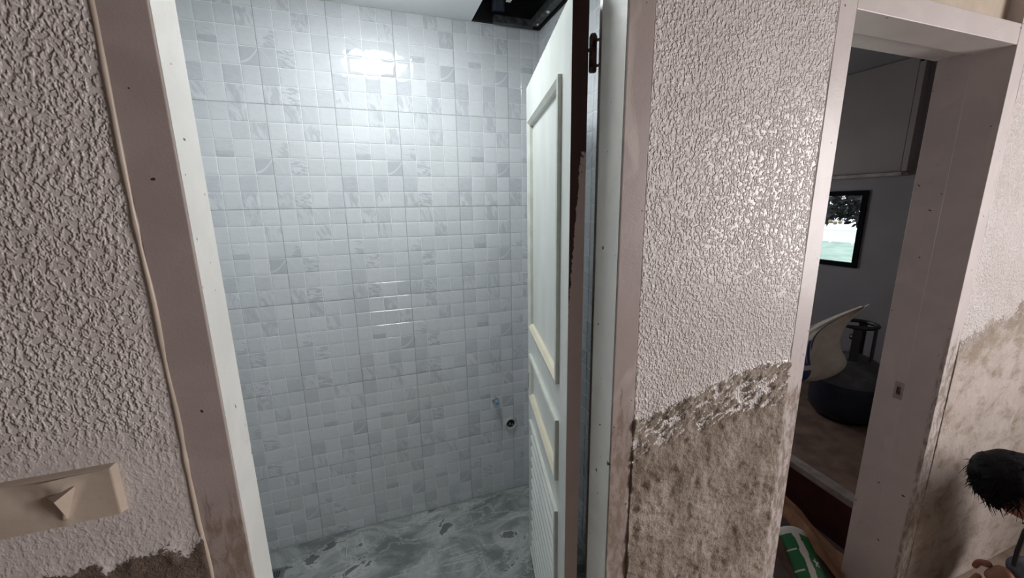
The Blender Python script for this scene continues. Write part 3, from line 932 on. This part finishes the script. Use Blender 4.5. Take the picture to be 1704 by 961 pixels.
for hgt, l, r_, bl in prof:
    for side in (1, -1):
        for a in range(nu + 1):
            u_ = a / nu if side > 0 else 1 - a / nu
            s_ = l + (r_ - l) * u_
            b_ = bl * math.sin(math.pi * u_) ** .7 * side + .010 * math.sin(u_ * 11 + hgt * 17) + .006 * math.sin(u_ * 23 - hgt * 41) + .014 * (float(fbm(np.array([u_ * 7.]), np.array([hgt * 14.]), 3, 61)[0]) - .5) * side
            p = so + rt * s_ - vd * b_ + Vector((0, 0, hgt + (.38 + .55 * (hgt - .56)) * s_ + .006 * math.sin(u_ * 9 + hgt * 19)))
            q.v.append(tuple(p))
W2 = 2 * (nu + 1)
for k in range(len(prof) - 1):
    for a in range(W2):
        i, j2 = k * W2 + a, k * W2 + (a + 1) % W2
        q.f.append((i, j2, j2 + W2, i + W2)); q.mi.append(0)
        fu = lambda a_: (a_ / nu if a_ <= nu else 1 - (a_ - nu - 1) / nu)
        v0, v1 = (prof[k][0] - .545) / .413, (prof[k + 1][0] - .545) / .413
        q.uv.append([(fu(a), v0), (fu((a + 1) % W2), v0), (fu((a + 1) % W2), v1), (fu(a), v1)])
q.f.append(tuple(reversed(range(W2)))); q.mi.append(0); q.uv.append([(0, 0)] * W2)
o = q.build('woven_sack', sack_mat(), smooth=True, label='crumpled cream sack with blue print draped on the gas cylinder in the storeroom', cat='sack')
o.modifiers.new('sub', 'SUBSURF').render_levels = 1

# packaging at the storeroom doorway
def carton_mat():
    k = NT('green_white_carton', .5)
    uv = k.n('ShaderNodeUVMap').outputs[0]
    u, v, _ = k.xyz(uv)
    n = k.math('MULTIPLY', k.math('SUBTRACT', k.noise(k.pos(), 35, 3), .5), .18)
    uu = k.math('ADD', u, n)
    w_ = k.math('MULTIPLY', k.step(uu, .42, .43), k.step(uu, .66, .65))
    top = k.step(v, .86, .87)
    c = k.mix(k.math('MAXIMUM', w_, top), srgb(30, 104, 60), srgb(206, 200, 190))
    # small white five-pointed star
    du = k.math('SUBTRACT', u, .84); dv = k.math('MULTIPLY', k.math('SUBTRACT', v, .46), 1.7)
    ang = k.math('ARCTAN2', dv, du); rad = k.math('SQRT', k.math('ADD', k.math('MULTIPLY', du, du), k.math('MULTIPLY', dv, dv)))
    lim = k.math('ADD', .075, k.math('MULTIPLY', k.math('SINE', k.math('MULTIPLY', ang, 5.0)), .04))
    c = k.mix(k.step(k.math('SUBTRACT', lim, rad), 0, .01), c, srgb(214, 220, 208))
    for vv in (.35, .62):
        ln = k.math('MULTIPLY', k.step(k.math('ABSOLUTE', k.math('SUBTRACT', v, vv)), .014, .008), k.step(u, .34, .32))
        c = k.mix(ln, c, srgb(200, 204, 196))
    red = k.step(v, .17, .15)
    c = k.mix(k.math('MULTIPLY', red, .8), c, srgb(140, 50, 48))
    k.col(c)
    return k.m
cr = thing('carton', (1.62, .26, 0), 'green and white curved drink carton with a small star, on the storeroom floor', 'carton')
q = MB(); nn = 14
def cpt(u_, t_):   # bent carton: t along length, u across
    ang = t_ * 1.1
    base = Vector((1.555, .105, .012)); ax = Vector((.105, .22, 0))
    cen = base + ax * t_ + Vector((0, 0, .125 * math.sin(ang * 1.3)))
    ac = Vector((.90, -.43, 0)).normalized()
    return cen + ac * (u_ - .5) * .115 + Vector((0, 0, .020 * math.sin(math.pi * u_)))
for a in range(nn + 1):
    for b in range(9): q.v.append(tuple(cpt(b / 8, a / nn)))
for a in range(nn):
    for b in range(8):
        i = a * 9 + b
        q.f.append((i, i + 1, i + 10, i + 9)); q.mi.append(0)
        q.uv.append([(b / 8, a / nn), ((b + 1) / 8, a / nn), ((b + 1) / 8, (a + 1) / nn), (b / 8, (a + 1) / nn)])
o = q.build('printed_face', carton_mat(), cr, smooth=True)
o.modifiers.new('t', 'SOLIDIFY').thickness = .004
q = MB(); q.hexa([(1.53, .15, .001), (1.605, .12, .001), (1.69, .30, .001), (1.62, .34, .001)], [(1.53, .15, .01), (1.605, .12, .01), (1.69, .30, .10), (1.62, .34, .10)])
q.build('body', MAT['card2'], cr)

def crumple(name, corners, h, seed, mat, label, cat, amp=.03, n=14):
    q = MB(); A, B, D, E = [Vector(c) for c in corners]
    for a in range(n + 1):
        for b in range(n + 1):
            u_, v_ = a / n, b / n
            p = (A * (1 - u_) + B * u_) * (1 - v_) + (E * (1 - u_) + D * u_) * v_
            p.z += amp * float(fbm(np.array([u_ * 3.]), np.array([v_ * 3.]), 3, seed)[0]) + h * math.sin(math.pi * min(1, u_ * 1.2)) * (v_)
            q.v.append(tuple(p))
    for a in range(n):
        for b in range(n):
            i = a * (n + 1) + b
            q.f.append((i, i + n + 1, i + n + 2, i + 1)); q.mi.append(0); q.uv.append(None)
    o = q.build(name, mat, label=label, cat=cat)
    o.modifiers.new('t', 'SOLIDIFY').thickness = .004
    return o
crumple('cardboard_piece', [(1.30, .13, .006), (1.455, .10, .006), (1.465, .36, .05), (1.32, .40, .05)], .04, 3, MAT['card'], 'orange brown cardboard piece left of the green carton', 'cardboard', .03)
crumple('cardboard_piece', [(1.72, .13, .006), (1.86, .19, .006), (1.85, .52, .12), (1.735, .45, .10)], .05, 8, MAT['card'], 'tan cardboard flap right of the green carton by the door jamb', 'cardboard', .04)
crumple('paper_bag', [(1.35, .46, .006), (1.80, .58, .006), (1.86, .80, .10), (1.42, .78, .10)], .05, 12, MAT['card2'], 'dull brown flattened paper bag on the floor behind the green carton', 'paper bag', .05)

# ------------------------------------------------------------------ outdoors beyond the storeroom window
m = MB().box(3.1, 17.5, -6, 26, -.12, -.02); m.build('lawn', MAT['lawn'], kind='stuff', label='pale green lawn seen through the storeroom window', cat='lawn')
m = MB().box(17.5, 25, -6, 30, -.12, -.05); m.build('river', MAT['water'], kind='stuff', label='strip of grey blue water beyond the lawn and railing', cat='water')
m = MB().box(25, 90, -30, 90, -.12, .02); m.build('far_bank', MAT['bank'], kind='stuff', label='bright pale bank beyond the water', cat='ground')
rl = thing('white_railing', (17, 8, -.02), 'low white railing between the lawn and the water', 'railing')
q = MB(); q.box(16.97, 17.03, 2, 18, .30, .36); q.build('top_rail', MAT['whitep'], rl)
q = MB(); q.box(16.98, 17.02, 2, 18, .08, .11); q.build('lower_rail', MAT['whitep'], rl)
for k in range(21): MB().box(16.97, 17.03, 2 + k * .78, 2.06 + k * .78, -.02, .30).build('post', MAT['whitep'], rl)
# hanging foliage outside the window's upper half
fb = thing('hanging_shrub', (3.75, 1.7, 1.4), 'dark leafy shrub hanging over the top half of the storeroom window', 'shrub')
fr = random.Random(9); q = MB()
for k in range(9000):
    y = fr.uniform(.9, 2.9); z = 1.40 + .05 * math.sin(y * 9) + abs(fr.gauss(0, .26)); x = fr.uniform(3.5, 4.1)
    if z > 2.1: continue
    a = Vector((fr.gauss(0, 1), fr.gauss(0, 1), fr.gauss(0, 1))).normalized(); b = a.orthogonal().normalized()
    s_ = fr.uniform(.018, .04); p = Vector((x, y, z))
    q.poly([p - a * s_, p + b * s_ * .5, p + a * s_, p - b * s_ * .5])
q.build('foliage', MAT['leafy'], fb, kind='stuff')
q = MB(); q.tube([(3.8, 1.3, 1.75), (3.8, 1.7, 1.70), (3.82, 2.4, 1.8)], .02, 8); q.tube([(3.8, 1.7, 1.7), (3.75, 1.55, 1.5)], .012, 8)
q.tube([(3.82, 2.4, 1.8), (3.85, 2.75, .8), (3.85, 2.8, -.005)], .03, 8); q.build('branch', MAT['leafy'], fb)
q = MB()
for dy, dz in ((.0, 0), (.035, -.006), (.07, .004)): q.lathe([(.0001, 0), (.012, .006), (.016, .02), (.009, .03)], (3.46, 1.40 + dy, 1.40 + dz), 8)
q.build('blossom', MAT['blossom'], fb)

# ------------------------------------------------------------------ person crouching at the right edge
def skin_figure(name, joints, edges, mat, parent, root=0, sub=2):
    me = bpy.data.meshes.new(name)
    me.from_pydata([j_[:3] for j_ in joints], edges, [])
    me.materials.append(mat)
    o = link(name, me, parent)
    sk = o.modifiers.new('skin', 'SKIN'); sk.use_smooth_shade = True
    for k, j_ in enumerate(joints):
        r_ = j_[3] if isinstance(j_[3], tuple) else (j_[3], j_[3])
        me.skin_vertices[0].data[k].radius = r_
        me.skin_vertices[0].data[k].use_root = (k == root)
    ss = o.modifiers.new('sub', 'SUBSURF'); ss.levels = sub; ss.render_levels = sub
    return o
pe = thing('person', (2.15, -.30, 0), 'person with messy black hair and slate blue shirt crouching, head bowed, at the right edge', 'person')
hc = Vector((1.752, -.235, .742))       # centre of the skull
fd = Vector((-.45, -.78, -.44)).normalized()   # face looks left and down
upv = Vector((-.80, .45, .25)); upv = (upv - fd * upv.dot(fd)).normalized()   # crown direction
sd = fd.cross(upv)
HM = Matrix((sd, fd, upv)).transposed()
def hp(s_, f_, u_): return hc + sd * s_ + fd * f_ + upv * u_
# body (one continuous clothed surface) : pelvis root
J = [(2.30, -.34, .30, .13), (2.24, -.33, .46, .135), (2.14, -.30, .60, .145), (2.03, -.28, .70, .11), (1.94, -.26, .745, .058), (1.86, -.25, .765, .054),
     (2.06, -.42, .68, .062), (1.95, -.36, .47, .048), (1.83, -.26, .450, .042), (1.790, -.24, .450, .040),
     (2.10, -.20, .66, .06), (2.18, -.22, .47, .046), (2.15, -.24, .34, .034), (2.14, -.24, .28, .028),
     (2.28, -.44, .27, .095), (1.99, -.46, .38, .072), (2.08, -.46, .22, .056), (2.18, -.46, .07, .042),
     (2.30, -.25, .27, .095), (2.14, -.28, .32, .070), (2.19, -.27, .19, .056), (2.24, -.26, .07, .042)]
Ed = [(0, 1), (1, 2), (2, 3), (3, 4), (4, 5), (3, 6), (6, 7), (7, 8), (8, 9), (3, 10), (10, 11), (11, 12), (12, 13), (0, 14), (14, 15), (15, 16), (16, 17), (0, 18), (18, 19), (19, 20), (20, 21)]
body = skin_figure('body', J, Ed, MAT['shirt'], pe)
# head
q = MB(); nr, ns = 28, 36
for a in range(nr + 1):
    th = math.pi * a / nr
    for b in range(ns):
        ph = 2 * math.pi * b / ns
        s_, f_, u_ = math.sin(th) * math.cos(ph), math.sin(th) * math.sin(ph), math.cos(th)
        x_, y_, z_ = s_ * .074, f_ * .095, u_ * .112
        if u_ < 0: x_ *= 1 - .28 * u_ * u_; y_ *= 1 - .10 * u_ * u_
        if f_ > 0:
            nose = math.exp(-(s_ * 6) ** 2) * math.exp(-((u_ + .18) * 5) ** 2); y_ += .026 * nose
            brow = math.exp(-((u_ - .16) * 7) ** 2) * math.exp(-(s_ * 1.6) ** 2); y_ += .006 * brow
            for e in (-1, 1): y_ -= .011 * math.exp(-((s_ - e * .42) * 5) ** 2 - ((u_ - .02) * 8) ** 2)
            lips = math.exp(-(s_ * 4) ** 2) * (math.exp(-((u_ + .50) * 16) ** 2) + math.exp(-((u_ + .60) * 16) ** 2)); y_ += .007 * lips
            chin = math.exp(-(s_ * 3) ** 2) * math.exp(-((u_ + .86) * 6) ** 2); y_ += .010 * chin
        q.v.append(tuple(hp(x_, y_, z_)))
for a in range(nr):
    for b in range(ns):
        i = a * ns + b; k2 = a * ns + (b + 1) % ns
        q.f.append((i, i + ns, k2 + ns, k2)); q.mi.append(0); q.uv.append(None)
head = q.build('head', MAT['skin'], pe, smooth=True)
for e in (-1, 1):
    q = MB(); q.lathe([(.0001, -.008), (.010, -.004), (.013, 0), (.010, .004), (.0001, .006)], (0, 0, 0), 12)
    q.v = [tuple(hp(e * .031 + v[0], .079 + v[2], .004 + v[1] * .6)) for v in q.v]
    q.build('eye', MAT['whitep'], head, smooth=True)
    q = MB(); q.tube([hp(e * .016, .098, .026), hp(e * .034, .095, .031), hp(e * .052, .080, .026)], [.0035, .004, .002], 6); q.build('eyebrow', MAT['hair'], head, smooth=True)
    q = MB(); q.lathe([(.0001, 0), (.020, .002), (.026, .008), (.024, .014), (.012, .010)], (0, 0, 0), 16)
    q.v = [tuple(hp(e * (.070 + v[2]), v[0] * .6 - .004, v[1] * 1.15 - .008)) for v in q.v]
    q.build('ear', MAT['skin'], head, smooth=True)
# hair: cap plus tousled locks
hr = random.Random(21); q = MB()
for a in range(nr + 1):
    th0 = math.pi * a / nr
    for b in range(ns):
        ph = 2 * math.pi * b / ns
        th = th0 * (.62 - .42 * max(0, math.sin(ph)) ** .7)
        s_, f_, u_ = math.sin(th) * math.cos(ph), math.sin(th) * math.sin(ph), math.cos(th)
        k_ = 1.09 + .07 * float(vn(np.array([ph * 2.5]), np.array([th * 5.]), 5)[0])
        fr_ = .0 if f_ < .35 else -.0
        q.v.append(tuple(hp(s_ * .076 * k_, f_ * .097 * k_ - .004, u_ * .114 * k_ + (.02 if f_ > .5 else 0) * (th > 1.2))))
for a in range(nr):
    for b in range(ns):
        i = a * ns + b; k2 = a * ns + (b + 1) % ns
        q.f.append((i, i + ns, k2 + ns, k2)); q.mi.append(0); q.uv.append(None)
hair = q.build('hair', MAT['hair'], head, smooth=True)
q = MB()
for k in range(2600):
    ph = hr.uniform(0, 2 * math.pi); th = math.acos(hr.uniform(-.25, 1)) 
    s_, f_, u_ = math.sin(th) * math.cos(ph), math.sin(th) * math.sin(ph), math.cos(th)
    if f_ > .12 and u_ < .70: continue
    p0 = hp(s_ * .078, f_ * .099, u_ * .117)
    nrm = (p0 - hc).normalized()
    flow = (Vector((hr.uniform(-.9, .5), hr.uniform(-.7, .7), hr.uniform(-.9, .5)))); flow = (flow - nrm * flow.dot(nrm))
    ln = hr.uniform(.016, .036) * (.55 + .45 * math.sin(ph * 3 + th * 4) ** 2)
    if u_ > .2 and s_ < .2: ln *= 1.15
    lift = hr.uniform(.1, .5)
    p1 = p0 + nrm * ln * .45 * lift * 2 + flow * ln * .5
    p2 = p1 + nrm * ln * .12 + flow * ln * .8 + Vector((0, 0, -ln * .3))
    q.tube([p0, p1, p2], [.0017, .0013, .0003], 3, caps=False)
q.build('lock', MAT['hair'], hair, kind='stuff')
# hands with five fingers each
def hand(wrist, dirv, palm_n, flip, parent):
    wv = Vector(wrist); d = Vector(dirv).normalized(); n_ = Vector(palm_n); n_ = (n_ - d * n_.dot(d)).normalized(); s_ = d.cross(n_) * flip
    js = [tuple(wv) + (.022,), tuple(wv + d * .035) + ((.034, .016),), tuple(wv + d * .075) + ((.038, .014),)]
    ed = [(0, 1), (1, 2)]
    o = skin_figure('hand', js, ed, MAT['skin'], parent, 0, 2)
    for k in range(4):
        off = (-1.5 + k) * .019; ln = [.066, .076, .070, .054][k]
        a = wv + d * .070 + s_ * off
        b = a + (d * .95 + n_ * .15) * ln * .5; c = b + (d * .65 + n_ * .7) * ln * .32; e = c + (d * .2 + n_ * .95) * ln * .28
        skin_figure('finger', [tuple(a) + (.0095,), tuple(b) + (.0088,), tuple(c) + (.008,), tuple(e) + (.0062,)], [(0, 1), (1, 2), (2, 3)], MAT['skin'], o, 0, 2)
    a = wv + d * .025 - s_ * .028; b = a + (d * .5 - s_ * .7 + n_ * .4).normalized() * .034; c = b + (d * .9 + n_ * .5).normalized() * .03
    skin_figure('thumb', [tuple(a) + (.0125,), tuple(b) + (.010,), tuple(c) + (.0075,)], [(0, 1), (1, 2)], MAT['skin'], o, 0, 2)
hand((1.788, -.240, .450), (-.50, .22, -.75), (.1, .2, -1), 1, pe)
hand((2.14, -.24, .275), (.1, .1, -.9), (.9, .1, -.2), -1, pe)
for x, y in ((2.20, -.46), (2.26, -.26)):
    skin_figure('shoe', [(x, y, .035, .036), (x - .09, y, .035, .040), (x - .21, y, .028, .030)], [(0, 1), (1, 2)], MAT['collar'], pe)
q = MB(); q.tube([(1.745, -.275, .69), (1.722, -.262, .63), (1.70, -.265, .57), (1.685, -.27, .53)], .0055, 8)
q.build('neck_cord', MAT['collar'], pe, smooth=True, label='black cord hanging under the chin')
